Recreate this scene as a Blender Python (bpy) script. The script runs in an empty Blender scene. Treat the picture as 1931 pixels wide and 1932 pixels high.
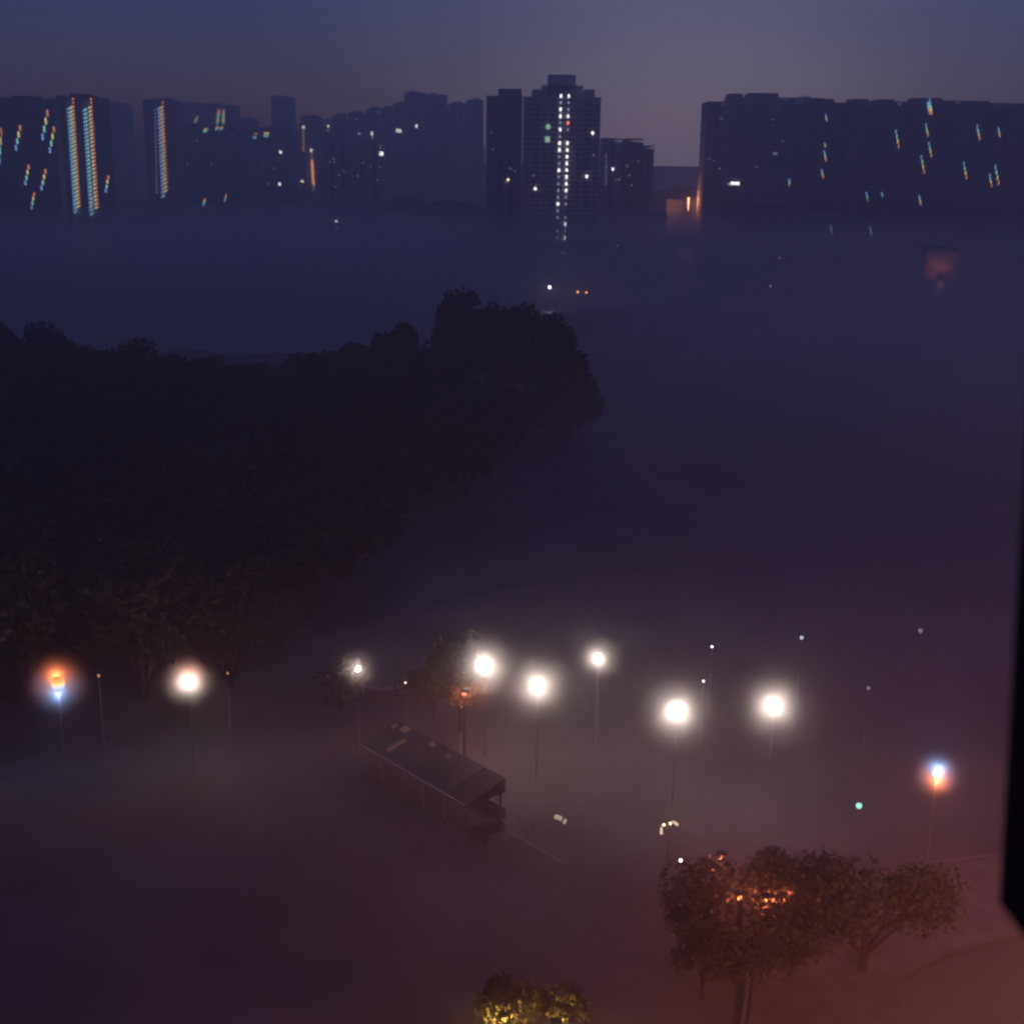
import bpy, bmesh, math, random
import numpy as np
from mathutils import Vector, Matrix
R = math.radians
rnd = random.Random(7)
S = bpy.context.scene
C = S.collection

# ------------------------------------------------------------------ camera
H = 45.0
FPX = 2400.0                      # focal length in units of a 1932 px wide frame
PITCH, ROLL = 15.5, 0.7
cam = bpy.data.cameras.new('camera'); co = bpy.data.objects.new('camera', cam); C.objects.link(co)
cam.sensor_width = 36; cam.lens = 36 * FPX / 1932; cam.clip_start = 0.05; cam.clip_end = 20000
CM = Matrix.Rotation(R(90 - PITCH), 4, 'X') @ Matrix.Rotation(R(ROLL), 4, 'Z')
co.matrix_world = Matrix.Translation((0, 0, H)) @ CM
cam.dof.use_dof = True; cam.dof.focus_distance = 140; cam.dof.aperture_fstop = 3.2
S.camera = co
CR = CM.to_3x3()
def ray(px, py):
    return CR @ Vector(((px - 966) / FPX, -(py - 966) / FPX, -1))
def at_y(px, py, Y):
    d = ray(px, py); t = Y / d.y
    return Vector((d.x * t, Y, H + d.z * t))
def at_z(px, py, z):
    d = ray(px, py); t = (z - H) / d.z
    return Vector((d.x * t, d.y * t, z))
def px_m(Y): return Y / (FPX * math.cos(R(PITCH)))   # metres per picture unit, roughly, at distance Y

# ------------------------------------------------------------------ world and exposure
W = bpy.data.worlds.new('World'); S.world = W; W.use_nodes = True
nt = W.node_tree; nt.nodes.clear()
out = nt.nodes.new('ShaderNodeOutputWorld'); bg = nt.nodes.new('ShaderNodeBackground')
sky = nt.nodes.new('ShaderNodeTexSky'); sky.sky_type = 'NISHITA'; sky.sun_disc = False
SUN_AZ = 8.0
sky.sun_elevation = R(-2.5); sky.sun_rotation = R(SUN_AZ); sky.altitude = 0; sky.air_density = 1.0
sky.dust_density = 1.5; sky.ozone_density = 3.0
tint = nt.nodes.new('ShaderNodeMix'); tint.data_type = 'RGBA'; tint.blend_type = 'MULTIPLY'; tint.inputs[0].default_value = 1
SKY_TINT = (1.40, 1.22, 1.52, 1)
tint.inputs[7].default_value = SKY_TINT
nt.links.new(sky.outputs[0], tint.inputs[6])
# thin high cloud, a few per cent of unevenness
tc = nt.nodes.new('ShaderNodeTexCoord'); nz = nt.nodes.new('ShaderNodeTexNoise')
nz.inputs['Scale'].default_value = 3.0; nz.inputs['Detail'].default_value = 5
mp = nt.nodes.new('ShaderNodeMapping'); mp.inputs['Scale'].default_value = (1, 1, 3)
nt.links.new(tc.outputs['Generated'], mp.inputs[0]); nt.links.new(mp.outputs[0], nz.inputs[0])
mr = nt.nodes.new('ShaderNodeMapRange'); mr.inputs[3].default_value = 0.85; mr.inputs[4].default_value = 1.15
nt.links.new(nz.outputs[0], mr.inputs[0])
cl = nt.nodes.new('ShaderNodeMix'); cl.data_type = 'RGBA'; cl.blend_type = 'MULTIPLY'; cl.inputs[0].default_value = 1
nt.links.new(tint.outputs[2], cl.inputs[6]); nt.links.new(mr.outputs[0], cl.inputs[7])
# last pink glow of the dusk low over the city, round the azimuth of the set sun
vd = nt.nodes.new('ShaderNodeVectorMath'); vd.operation = 'DOT_PRODUCT'; vd.inputs[1].default_value = (math.sin(R(SUN_AZ)), math.cos(R(SUN_AZ)), 0)
nt.links.new(tc.outputs['Generated'], vd.inputs[0])
vm = nt.nodes.new('ShaderNodeMath'); vm.operation = 'MAXIMUM'; vm.inputs[1].default_value = 0; nt.links.new(vd.outputs['Value'], vm.inputs[0])
vp = nt.nodes.new('ShaderNodeMath'); vp.operation = 'POWER'; vp.inputs[1].default_value = 60; nt.links.new(vm.outputs[0], vp.inputs[0])
gw = nt.nodes.new('ShaderNodeMix'); gw.data_type = 'RGBA'; gw.blend_type = 'ADD'; gw.inputs[7].default_value = (.62, .54, .62, 1)
nt.links.new(vp.outputs[0], gw.inputs[0]); nt.links.new(cl.outputs[2], gw.inputs[6])
nt.links.new(gw.outputs[2], bg.inputs[0]); bg.inputs[1].default_value = 1.0
nt.links.new(bg.outputs[0], out.inputs[0])
S.view_settings.view_transform = 'Standard'; S.view_settings.look = 'None'
S.view_settings.exposure = 0; S.view_settings.gamma = 1
cy = S.cycles
cy.max_bounces = 7; cy.diffuse_bounces = 2; cy.glossy_bounces = 3; cy.transmission_bounces = 3
cy.transparent_max_bounces = 8; cy.volume_bounces = 4
cy.use_denoising = True; cy.sample_clamp_indirect = 1.0; cy.sample_clamp_direct = 0
cy.pixel_filter_type = 'BLACKMAN_HARRIS'; cy.filter_width = 2.5
cy.volume_step_rate = 1.0; cy.volume_max_steps = 64

# ------------------------------------------------------------------ materials
def mat(name, col, rough=0.8, noise=0.0, nscale=1.0, col2=None, metal=0, bump=0.0, spec=0.3, trans=0.0):
    m = bpy.data.materials.new(name); m.use_nodes = True
    n = m.node_tree; b = n.nodes['Principled BSDF']
    b.inputs['Base Color'].default_value = (*col, 1); b.inputs['Roughness'].default_value = rough
    b.inputs['Metallic'].default_value = metal; b.inputs['Specular IOR Level'].default_value = spec
    if noise or col2:
        t = n.nodes.new('ShaderNodeTexCoord'); z = n.nodes.new('ShaderNodeTexNoise')
        z.inputs['Scale'].default_value = nscale; z.inputs['Detail'].default_value = 6
        n.links.new(t.outputs['Object'], z.inputs[0])
        r = n.nodes.new('ShaderNodeValToRGB')
        c2 = col2 or tuple(c * (1 - noise) for c in col)
        r.color_ramp.elements[0].position = .35; r.color_ramp.elements[1].position = .65
        r.color_ramp.elements[0].color = (*col, 1); r.color_ramp.elements[1].color = (*c2, 1)
        n.links.new(z.outputs[0], r.inputs[0]); n.links.new(r.outputs[0], b.inputs['Base Color'])
        if bump:
            bp = n.nodes.new('ShaderNodeBump'); bp.inputs['Strength'].default_value = bump
            bp.inputs['Distance'].default_value = .1
            n.links.new(z.outputs[0], bp.inputs['Height']); n.links.new(bp.outputs[0], b.inputs['Normal'])
    return m
def emit(name, col, s, sample=False):
    m = bpy.data.materials.new(name); m.use_nodes = True
    n = m.node_tree; n.nodes.clear()
    o = n.nodes.new('ShaderNodeOutputMaterial'); e = n.nodes.new('ShaderNodeEmission')
    e.inputs[0].default_value = (*col, 1); e.inputs[1].default_value = s
    n.links.new(e.outputs[0], o.inputs[0])
    m.cycles.emission_sampling = 'FRONT' if sample else 'NONE'
    return m
M = dict(
    soil=mat('soil', (.21, .165, .15), .95, col2=(.12, .10, .085), nscale=.08, bump=.4),
    asphalt=mat('asphalt', (.165, .13, .12), .85, noise=.35, nscale=.7, bump=.2),
    paving=mat('paving', (.2, .17, .155), .85, noise=.35, nscale=.8, bump=.2),
    kerb=mat('kerb_concrete', (.28, .24, .22), .8, noise=.3, nscale=2),
    paint=mat('worn_road_paint', (.3, .28, .27), .7, noise=.3, nscale=3),
    leaf=mat('leaf', (.06, .085, .035), .6, col2=(.035, .05, .022), nscale=.8),
    leafb=mat('leaf_light', (.12, .12, .06), .6, col2=(.06, .07, .035), nscale=.8),
    bark=mat('bark', (.10, .075, .055), .95, noise=.5, nscale=4, bump=.5),
    pale=mat('pale_render', (.72, .68, .64), .85, noise=.2, nscale=.05),
    pink=mat('pink_render', (.66, .52, .48), .85, noise=.2, nscale=.05),
    grey=mat('grey_render', (.46, .45, .46), .85, noise=.25, nscale=.05),
    dark=mat('dark_render', (.13, .12, .13), .85, noise=.25, nscale=.05),
    glass=mat('dark_glass', (.02, .022, .03), .15, spec=.5),
    metal=mat('galvanised_metal', (.35, .35, .35), .45, metal=.8),
    dmetal=mat('dark_metal', (.06, .06, .065), .5, metal=.3),
    tin=mat('tin_sheet', (.09, .07, .068), .55, noise=.45, nscale=.6, metal=.2),
    gutter=mat('pale_gutter', (.5, .42, .4), .5),
    post=mat('weathered_post', (.32, .28, .27), .8, noise=.3, nscale=3),
    frame=mat('black_shutter_paint', (.012, .012, .014), .6),
    red=mat('red_tarpaulin', (.5, .10, .07), .8, noise=.4, nscale=1),
)
# water: dark, glossy, finely rippled
w = mat('lake_water', (.012, .018, .03), .42, spec=.5)
n = w.node_tree; t = n.nodes.new('ShaderNodeTexCoord'); z = n.nodes.new('ShaderNodeTexNoise')
z.inputs['Scale'].default_value = .35; z.inputs['Detail'].default_value = 4
b = n.nodes.new('ShaderNodeBump'); b.inputs['Strength'].default_value = .7; b.inputs['Distance'].default_value = .4
n.links.new(t.outputs['Object'], z.inputs[0]); n.links.new(z.outputs[0], b.inputs['Height'])
n.links.new(b.outputs[0], n.nodes['Principled BSDF'].inputs['Normal'])
M['water'] = w
E = dict(
    white=emit('white_light', (1, .97, .95), 3.6), warm=emit('warm_light', (1, .78, .55), 3.2),
    green=emit('green_light', (.55, 1, .65), .9), orange=emit('orange_light', (1, .42, .14), 3),
    blue=emit('blue_light', (.25, .45, 1), 1.4), teal=emit('teal_light', (.35, .95, .8), 1.25),
    yellow=emit('yellow_light', (1, .8, .35), 1.4), amber=emit('amber_light', (1, .35, .12), 1.2),
    dimw=emit('dim_white_light', (.75, .8, 1), .9), dimo=emit('dim_orange_light', (1, .5, .3), .5),
    dimp=emit('dim_violet_light', (.75, .6, .9), .35), redl=emit('red_light', (1, .25, .2), 3),
)

# ------------------------------------------------------------------ mesh helpers
class MB:
    def __init__(s): s.v = []; s.f = []
    def box(s, a, b, rot=None, piv=None):
        i = len(s.v)
        P = [Vector((x, y, z)) for z in (a[2], b[2]) for y in (a[1], b[1]) for x in (a[0], b[0])]
        if rot is not None:
            p = Vector(piv or (0, 0, 0)); P = [rot @ (q - p) + p for q in P]
        s.v += [tuple(q) for q in P]
        s.f += [tuple(i + k for k in q) for q in ((0, 2, 3, 1), (4, 5, 7, 6), (0, 1, 5, 4), (2, 6, 7, 3), (0, 4, 6, 2), (1, 3, 7, 5))]
        return s
    def prism(s, pts, z0, z1):
        i = len(s.v); k = len(pts)
        zt = z1 if isinstance(z1, (list, tuple)) else [z1] * k
        s.v += [(p[0], p[1], z0) for p in pts] + [(p[0], p[1], zt[j]) for j, p in enumerate(pts)]
        s.f += [tuple(i + j for j in reversed(range(k))), tuple(i + k + j for j in range(k))]
        s.f += [(i + j, i + (j + 1) % k, i + k + (j + 1) % k, i + k + j) for j in range(k)]
        return s
    def tube(s, pts, rad, n=8):
        pts = [Vector(p) for p in pts]; r = rad if isinstance(rad, (list, tuple)) else [rad] * len(pts)
        i0 = len(s.v)
        for j, p in enumerate(pts):
            d = (pts[min(j + 1, len(pts) - 1)] - pts[max(j - 1, 0)]).normalized()
            u = d.orthogonal().normalized() if abs(d.z) > .9 else d.cross(Vector((0, 0, 1))).normalized()
            w_ = d.cross(u)
            for k in range(n):
                a = 2 * math.pi * k / n
                s.v.append(tuple(p + (u * math.cos(a) + w_ * math.sin(a)) * r[j]))
        for j in range(len(pts) - 1):
            for k in range(n):
                a, b_ = i0 + j * n + k, i0 + j * n + (k + 1) % n
                s.f.append((a, b_, b_ + n, a + n))
        s.f.append(tuple(i0 + k for k in reversed(range(n)))); s.f.append(tuple(i0 + (len(pts) - 1) * n + k for k in range(n)))
        return s
    def ball(s, c, r, nu=12, nv=8):
        i0 = len(s.v); r = r if isinstance(r, (list, tuple)) else (r, r, r)
        s.v.append((c[0], c[1], c[2] + r[2]))
        for j in range(1, nv):
            th = math.pi * j / nv
            for k in range(nu):
                a = 2 * math.pi * k / nu
                s.v.append((c[0] + r[0] * math.sin(th) * math.cos(a), c[1] + r[1] * math.sin(th) * math.sin(a), c[2] + r[2] * math.cos(th)))
        s.v.append((c[0], c[1], c[2] - r[2])); e = len(s.v) - 1
        for k in range(nu):
            s.f.append((i0, i0 + 1 + k, i0 + 1 + (k + 1) % nu))
            s.f.append((e, e - nu + (k + 1) % nu, e - nu + k))
            for j in range(nv - 2):
                a = i0 + 1 + j * nu
                s.f.append((a + k, a + nu + k, a + nu + (k + 1) % nu, a + (k + 1) % nu))
        return s
    def mesh(s, name):
        m = bpy.data.meshes.new(name); m.from_pydata(s.v, [], s.f); m.validate(); return m
    def build(s, name, material, parent=None, smooth=False):
        m = s.mesh(name); return link(name, m, material, parent, smooth)
def link(name, m, material, parent=None, smooth=False):
    if material and not m.materials: m.materials.append(material)
    if smooth:
        for p in m.polygons: p.use_smooth = True
    o = bpy.data.objects.new(name, m); C.objects.link(o); o.parent = parent
    return o
def tag(o, label=None, cat=None, group=None, kind=None):
    if label: o['label'] = label
    if cat: o['category'] = cat
    if group: o['group'] = group
    if kind: o['kind'] = kind
    return o
def empty(name, loc, label, cat, group=None, rz=0):
    o = bpy.data.objects.new(name, None); C.objects.link(o); o.location = loc; o.rotation_euler.z = rz
    o.empty_display_size = .5
    return tag(o, label, cat, group)
def copy_tree(o, parent=None):
    c = o.copy(); C.objects.link(c); c.parent = parent
    for ch in list(o.children): copy_tree(ch, c)
    return c

# ------------------------------------------------------------------ ground and lake
def interp(x, pts):
    if x <= pts[0][0]: return pts[0][1]
    for (a, b_), (c, d) in zip(pts, pts[1:]):
        if x <= c: return b_ + (d - b_) * (x - a) / (c - a)
    return pts[-1][1]
far_px = [(-300, 452), (0, 440), (180, 425), (340, 400), (560, 396), (610, 408), (720, 412), (830, 425), (930, 445),
          (1000, 458), (1120, 466), (1250, 462), (1400, 455), (1600, 462), (1932, 478), (2300, 490)]
far_sh = [(p.x, p.y) for p in (at_z(x, y, 1.5) for x, y in far_px)]
# shoreline as direction (x / y) -> distance
far_dir = [(x / y, y) for x, y in far_sh]
near_dir = [(-.6, 290), (-.2, 300), (-.05, 300), (.02, 380), (.12, 420), (.6, 440)]
def sheet(name, rows, cols, material, zfun=None):
    vs, fs = [], []
    for rfun in rows:
        for c in cols:
            y, z_ = rfun(c); vs.append((c * max(y, 60) if y > 0 else c * 60 * (1 + 0 * y), y, z_))
    k = len(cols)
    for i in range(len(rows) - 1):
        for j in range(k - 1):
            a = i * k + j; fs.append((a, a + 1, a + k + 1, a + k))
    m = bpy.data.meshes.new(name); m.from_pydata(vs, [], fs)
    return link(name, m, material)
cols = [-8, -3, -1.5] + [i * .02 - .9 for i in range(91)] + [1.5, 3, 8]
wob = lambda c: 4 * math.sin(c * 40) + 3 * math.sin(c * 97 + 1)
g = sheet('ground', [lambda c: (-80, 0), lambda c: (60, 0), lambda c: (interp(c, near_dir) + wob(c), .3), lambda c: (interp(c, near_dir) + wob(c) + 8, -3),
                     lambda c: (interp(c, far_dir) - 8 - wob(c), -3), lambda c: (interp(c, far_dir) - wob(c), 1.5),
                     lambda c: (3000, 2), lambda c: (12000, 2)], cols, M['soil'])
tag(g, 'dark bare and grassy ground on both sides of the lake', kind='structure')
wt = sheet('lake_water', [lambda c: (interp(c, near_dir) - 6, -.6), lambda c: (600, -.6), lambda c: (interp(c, far_dir) + 6, -.6)], cols, M['water'])
wt.name = 'lake'; tag(wt, 'still dusk blue lake between the trees and the city', kind='structure')

# ------------------------------------------------------------------ towers across the lake
GROUND_FAR = 1.5
TW = []
def tower(x0, x1, ytop, ybase, label, mats=('grey', 'dark'), bays=6, Y=None, roof=(), name='apartment_tower', group='towers across the lake',
          depth=22, storeys=None, windows=True, slabs=False, turn=0.0, recess=1.6):
    """front facade spans picture columns x0..x1; base on the far ground seen at ybase"""
    if Y is None: Y = at_z((x0 + x1) / 2, ybase, GROUND_FAR).y
    a = at_y(x0, (ytop + ybase) / 2, Y); b_ = at_y(x1, (ytop + ybase) / 2, Y); top = at_y((x0 + x1) / 2, ytop, Y).z
    cx = (a.x + b_.x) / 2; wd = b_.x - a.x; z0 = 0; h = top - GROUND_FAR
    root = empty(name, (cx, Y, GROUND_FAR), label, 'tower', group, rz=turn)
    A, B = MB(), MB()
    # alternating bays: projecting pale piers and recessed darker bays
    bw = wd / bays
    for i in range(bays):
        xx0 = -wd / 2 + i * bw; xx1 = xx0 + bw
        if i % 2 == 0: A.box((xx0, 0, 0), (xx1, depth, h - (0 if i % 4 == 0 else 1.2)))
        else: B.box((xx0, recess, 0), (xx1, depth - recess, h - .8))
    A.build('wall', M[mats[0]], root)
    if B.v: B.build('recessed_wall', M[mats[1]], root)
    ns = storeys or max(4, int(h / 3.2)); fh = h / ns
    if windows:
        Wn = MB()
        for i in range(bays):
            xx0 = -wd / 2 + i * bw; yf = 0 if i % 2 == 0 else recess
            nw = max(1, int(bw / 3.4)); ww = bw / nw
            for f in range(ns - 1 if i % 4 == 0 else ns - 2):
                for k in range(nw):
                    cx_ = xx0 + ww * (k + .5); zz = f * fh + fh * .35
                    Wn.box((cx_ - ww * .28, yf - .05, zz), (cx_ + ww * .28, yf + .1, zz + fh * .45))
        o = Wn.build('windows', M['glass'], root); tag(o, kind='stuff')
    if slabs:
        Sl = MB()
        for i in range(bays):
            if i % 2 == 1 or slabs == 'all':
                xx0 = -wd / 2 + i * bw; yf = 0 if i % 2 == 0 else recess
                for f in range(1, ns):
                    Sl.box((xx0 + .15, yf - 1.3, f * fh - .1), (xx0 + bw - .15, yf - .003, f * fh + .9))
        o = Sl.build('balconies', M[mats[0]], root); tag(o, kind='stuff')
    for (rx0, rx1, ry) in roof:                       # roof blocks in picture units
        p0 = at_y(rx0, ytop, Y).x - cx; p1 = at_y(rx1, ytop, Y).x - cx; rt = at_y((rx0 + rx1) / 2, ry, Y).z - GROUND_FAR
        MB().box((p0, 3, h - 1.3), (p1, depth - 3, rt)).build('roof_block', M[mats[0]], root)
    MB().box((-wd / 2 - .2, -.2, h + .002), (wd / 2 + .2, .2, h + .9)).build('parapet', M[mats[0]], root)
    MB().box((-wd / 2 - .2, depth - .2, h + .002), (wd / 2 + .2, depth + .2, h + .9)).build('parapet', M[mats[0]], root)
    r = dict(root=root, Y=Y, x0=x0, x1=x1, ytop=ytop, ybase=ybase, turn=turn); TW.append(r)
    return r
_lm = {}
def light_on(t, px, py, wpx, hpx, em, name='window_or_fringe', pr=1.9):
    """one lit window, facade lamp or piece of lens fringe, proud of the facade of tower t"""
    Y = t['Y']; u = px_m(Y); key = (round(wpx * u, 1), round(hpx * u, 1), em)
    if key not in _lm:
        m = MB().box((-key[0] / 2, -.35, -key[1] / 2), (key[0] / 2, 0, key[1] / 2)).mesh(name); m.materials.append(E[em]); _lm[key] = m
    o = bpy.data.objects.new(name, _lm[key]); C.objects.link(o); o.parent = t['root']
    o.location = at_y(px, py, Y - .25) - t['root'].location
    return o

# misty rank of towers behind
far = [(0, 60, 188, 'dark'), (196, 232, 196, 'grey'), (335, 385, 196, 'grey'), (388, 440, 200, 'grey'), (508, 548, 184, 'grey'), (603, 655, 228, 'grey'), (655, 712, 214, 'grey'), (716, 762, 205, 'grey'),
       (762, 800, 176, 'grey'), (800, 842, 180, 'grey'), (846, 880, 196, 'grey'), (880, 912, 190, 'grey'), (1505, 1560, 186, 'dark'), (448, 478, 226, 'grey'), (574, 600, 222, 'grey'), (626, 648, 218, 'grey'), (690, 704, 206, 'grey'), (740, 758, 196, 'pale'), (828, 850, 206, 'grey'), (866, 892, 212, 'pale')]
fl = ['faint hazy tower behind the far left dark towers', 'faint tower in the gap right of the two light strings', 'hazy tower behind the low dark block, left one',
      'hazy tower behind the low dark block, right one', 'tall faint tower rising behind the black round-topped tower', 'faint tower just right of the orange light strip',
      'faint wide tower left of centre with its top at mid height', 'slim faint tower between two taller hazy ones', 'tallest hazy tower left of the central lit tower',
      'second tallest hazy tower left of the central lit tower', 'narrow hazy tower near the central tower', 'hazy tower directly left of the central tower',
      'hazy tower behind the first right hand slab', 'faint tower left of the black round-topped tower', 'faint slim tower behind the orange light strip', 'faint slim tower just above the row of small white lights',
      'faint narrow tower left of two twin lights', 'pale faint tower above two twin white lights', 'faint low tower between two hazy tall ones', 'pale faint tower left of the dark wing tower']
far_t = []
for (a, b_, yt, mm), lb in zip(far, fl):
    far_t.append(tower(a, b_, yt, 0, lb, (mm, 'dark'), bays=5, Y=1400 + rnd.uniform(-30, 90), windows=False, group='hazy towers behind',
          roof=((a + 10, a + 24, yt - 5),)))

tA = tower(-60, 112, 188, 425, 'dark wide tower at the left edge with scattered lights', ('dark', 'dark'), 9, roof=((20, 60, 180),), slabs=True)
tB = tower(116, 194, 184, 425, 'dark tower carrying the two brightest vertical light strings', ('dark', 'grey'), 5, roof=((130, 160, 176),))
tC = tower(276, 334, 190, 405, 'slim tower with a tall light string, lens fringe added as rainbow lamps', ('grey', 'dark'), 5, slabs=True, roof=((300, 318, 184),))
tD = tower(340, 446, 238, 392, 'low dark block between the light string and the black tower', ('dark', 'dark'), 7, roof=((350, 372, 232), (410, 430, 233)))
tE = tower(458, 562, 246, 384, 'near black tower with two small white lights', ('dark', 'dark'), 7, roof=((476, 500, 240), (500, 545, 238)), slabs=True)
tF = tower(566, 608, 236, 384, 'pale pink tower with an orange vertical light strip', ('pink', 'grey'), 3, roof=((568, 582, 218),))
tG = tower(612, 664, 268, 402, 'pale striped tower with dark window columns, left half of a pair', ('pale', 'dark'), 5, roof=((622, 640, 263),))
tG2 = tower(668, 724, 266, 404, 'pale striped tower with dark window columns, right half of a pair', ('pale', 'dark'), 5, roof=((690, 712, 261),))
tH = tower(728, 770, 270, 372, 'bluish low tower right of the pale striped pair', ('grey', 'pale'), 4)
tI = tower(772, 802, 275, 372, 'dark narrow tower between two pale ones', ('dark', 'dark'), 3)
tJ = tower(804, 832, 264, 370, 'slim pale tower with one bright white window', ('pale', 'dark'), 3)
tK = tower(836, 874, 272, 370, 'grey low tower with a red light near its base', ('grey', 'dark'), 5)
tL = tower(876, 914, 276, 368, 'brownish low tower left of the central tower', ('pink', 'dark'), 5)
# central tower
tM = tower(986, 1130, 186, 456, 'tall central tower with two columns of white lights and a stepped crown', ('pale', 'dark'), 9, slabs=True, storeys=30,
           roof=((1004, 1026, 168), (1034, 1086, 140), (1022, 1100, 160), (1104, 1122, 168)), depth=26)
tN = tower(917, 984, 184, 448, 'dark left wing tower beside the tall central one', ('dark', 'dark'), 5, roof=((940, 984, 167),), slabs='all')
tO = tower(926, 980, 292, 470, 'lower grey block standing in front of the dark wing tower', ('grey', 'dark'), 5)
tP = tower(1134, 1172, 264, 440, 'short tower right of the central tower with a green light strip', ('grey', 'dark'), 3, roof=((1138, 1160, 260),))
tP2 = tower(1176, 1210, 264, 440, 'short dark tower second right of the central tower', ('dark', 'dark'), 3)
tP3 = tower(1211, 1231, 277, 440, 'narrow lowest tower at the edge of the open sky', ('grey', 'dark'), 3)
# right hand slabs
tQ = tower(1327, 1369, 194, 440, 'slab tower directly right of the open sky', ('grey', 'dark'), 3)
tR = tower(1370, 1492, 186, 440, 'broad greyish slab right of the open sky', ('grey', 'dark'), 9, slabs=True, roof=((1378, 1402, 176), (1414, 1470, 175)))
tS = tower(1506, 1596, 196, 446, 'dark tower right of the narrow sky gap', ('dark', 'dark'), 5, slabs=True, roof=((1530, 1575, 186),))
tT = tower(1602, 1700, 194, 450, 'dark tower with a few tiny green lights, second from the narrow sky gap', ('dark', 'dark'), 7, roof=((1610, 1640, 186), (1660, 1690, 187)))
tU = tower(1708, 1812, 192, 452, 'dark tower with the bright top light on the right', ('dark', 'dark'), 7, slabs=True, roof=((1730, 1780, 184),))
tV = tower(1818, 2010, 198, 456, 'dark wide tower at the right edge of the city', ('dark', 'dark'), 9, roof=((1830, 1870, 190),), slabs=True)

# central dotted columns
lx = "1b1d1b1b0d1b0d1b1b0d0d1b0d0d0d0d1b0d0dn0d0d0d0d"
L = [2, 1, 2, 2, 1, 2, 1, 2, 2, 1, 1, 2, 1, 1, 1, 1, 2, 1, 1, 0, 1, 1, 1, 1]
Rr = [2, 1, 1, 2, 3, 1, 0, 2, 2, 2, 2, 2, 2, 2, 2, 1, 1, 0, 1, 2, 1, 2, 1, 1]
for k in range(24):
    py = 182 + k * 12.74
    for col, seq, o_ in ((1064.5 - k * 0.36, L, 0), (1079 - k * .36, Rr, 0)):
        if py > 452: break
        v = seq[k]
        if v: light_on(tM, col - 6, py - 1, 3.2 if v > 1 else 2.4, 5.6 if v > 1 else 4.2, {1: 'dimw', 2: 'white', 3: 'redl'}[v], 'stair_light')
for px, py, wd_, em in [(1034, 239, 7, 'green'), (1033, 263, 8, 'green'), (1118, 251, 4, 'white'), (1107, 333, 4, 'white'), (1010, 356, 4, 'white')]:
    light_on(tM, px, py, wd_, wd_ + 1, em)
light_on(tP, 1156, 319, 3.5, 5, 'white')
for k in range(12): light_on(tP, 1143, 292 + k * 5, 1.6, 3, 'dimp', 'strip_light')
light_on(tO, 959, 339, 3.5, 4, 'warm')
# light strings on the left, lens fringing built as rows of coloured lamps
def string(t, xa, ya, xb, yb, step, colrs, sp):
    nn = int((yb - ya) / step)
    for k in range(nn):
        f = k / nn; x = xa + (xb - xa) * f; y = ya + (yb - ya) * f
        for j, em in enumerate(colrs):
            if f < .04 and em != 'amber': continue
            if f > .94 and em in ('amber', 'yellow'): continue
            light_on(t, x + (j - (len(colrs) - 1) / 2) * sp + 0, y - j * 1.8, sp * .85, step * .5, em, 'string_light')
string(tB, 133.5, 192, 147, 408, 7.2, ['blue', 'teal', 'yellow', 'amber'], 3.4)
string(tB, 165.5, 194, 179, 412, 7.2, ['blue', 'teal', 'dimp', 'yellow', 'amber'], 3.6)
string(tC, 303.4, 199, 312, 378, 7.0, ['blue', 'dimw', 'yellow', 'amber'], 3.0)
string(tC, 293, 200, 297, 370, 7.0, ['dimp'], 3.0)
# short lights, lens fringe built from coloured boxes: top to bottom red, yellow, teal, blue
def fringe(t, x0, y0, x1, y1, seq=('amber', 'yellow', 'teal', 'blue'), wd_=3.4):
    k = len(seq)
    for i, em in enumerate(seq):
        f = (i + .5) / k; light_on(t, x0 + (x1 - x0) * f, y0 + (y1 - y0) * f, wd_, abs(y1 - y0) / k * .75, em)
UP = ('blue', 'teal', 'yellow', 'amber')
fringe(tA, 92, 206, 80, 266); fringe(tA, 104, 238, 94, 290); fringe(tA, 40, 235, 30, 285); fringe(tA, 56, 310, 48, 350); fringe(tA, 88, 318, 78, 360)
fringe(tA, 4, 240, 0, 310, wd_=2); fringe(tB, 206, 330, 200, 364)
fringe(tA, 66, 362, 60, 396, wd_=2.5)
for q in range(2): fringe(tD, 412 + 8 * q, 218 + 20, 408 + 8 * q, 246, wd_=5)
fringe(far_t[3], 414, 206, 410, 242, ('amber', 'yellow', 'teal', 'yellow', 'teal', 'blue'), 4.5); fringe(far_t[3], 423, 206, 421, 242, ('amber', 'yellow', 'teal', 'yellow', 'teal', 'blue'), 4.5)
fringe(far_t[2], 374, 218, 366, 238)
fringe(tD, 390, 242, 386, 250, ('yellow', 'teal'), 6); fringe(tD, 388, 374, 384, 392 - 4)
fringe(tD, 428, 366, 424, 382, wd_=2.5)
fringe(tE, 484, 250, 480, 262, ('amber', 'dimo', 'teal'), 6); fringe(tE, 504, 249, 502, 259, ('yellow', 'teal'), 9)
light_on(tE, 530, 287, 5, 5, 'white'); light_on(tE, 528, 347, 4, 5, 'white')
light_on(tF, 571, 342, 4, 4, 'warm')
for k in range(9): light_on(tF, 573, 240 + k * 5.5, 4, 4, 'dimo' if k else 'warm', 'strip_light')
for k in range(15): light_on(tF, 588 + k * .3, 284 + k * 5.2, 4, 3.6, 'white' if k == 0 else ('orange' if 3 < k < 13 else 'dimo'), 'strip_light')
for px, py, a, b_, em in [(604, 236, 8, 5, 'white'), (603, 243, 4, 4, 'dimw'), (620, 236, 4, 4, 'warm'), (620, 244, 4, 4, 'dimo'), (632, 230, 3, 5, 'white'), (638, 230, 3, 5, 'white'), (650, 230, 5, 4, 'white')]:
    light_on(far_t[5], px, py + (6 if py < 234 else 2), a, b_, em)
for px, py, a, b_, em in [(651, 252, 4, 3, 'warm'), (638, 260, 3, 3, 'dimw')]: light_on(far_t[5], px, py, a, b_, em)
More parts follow.
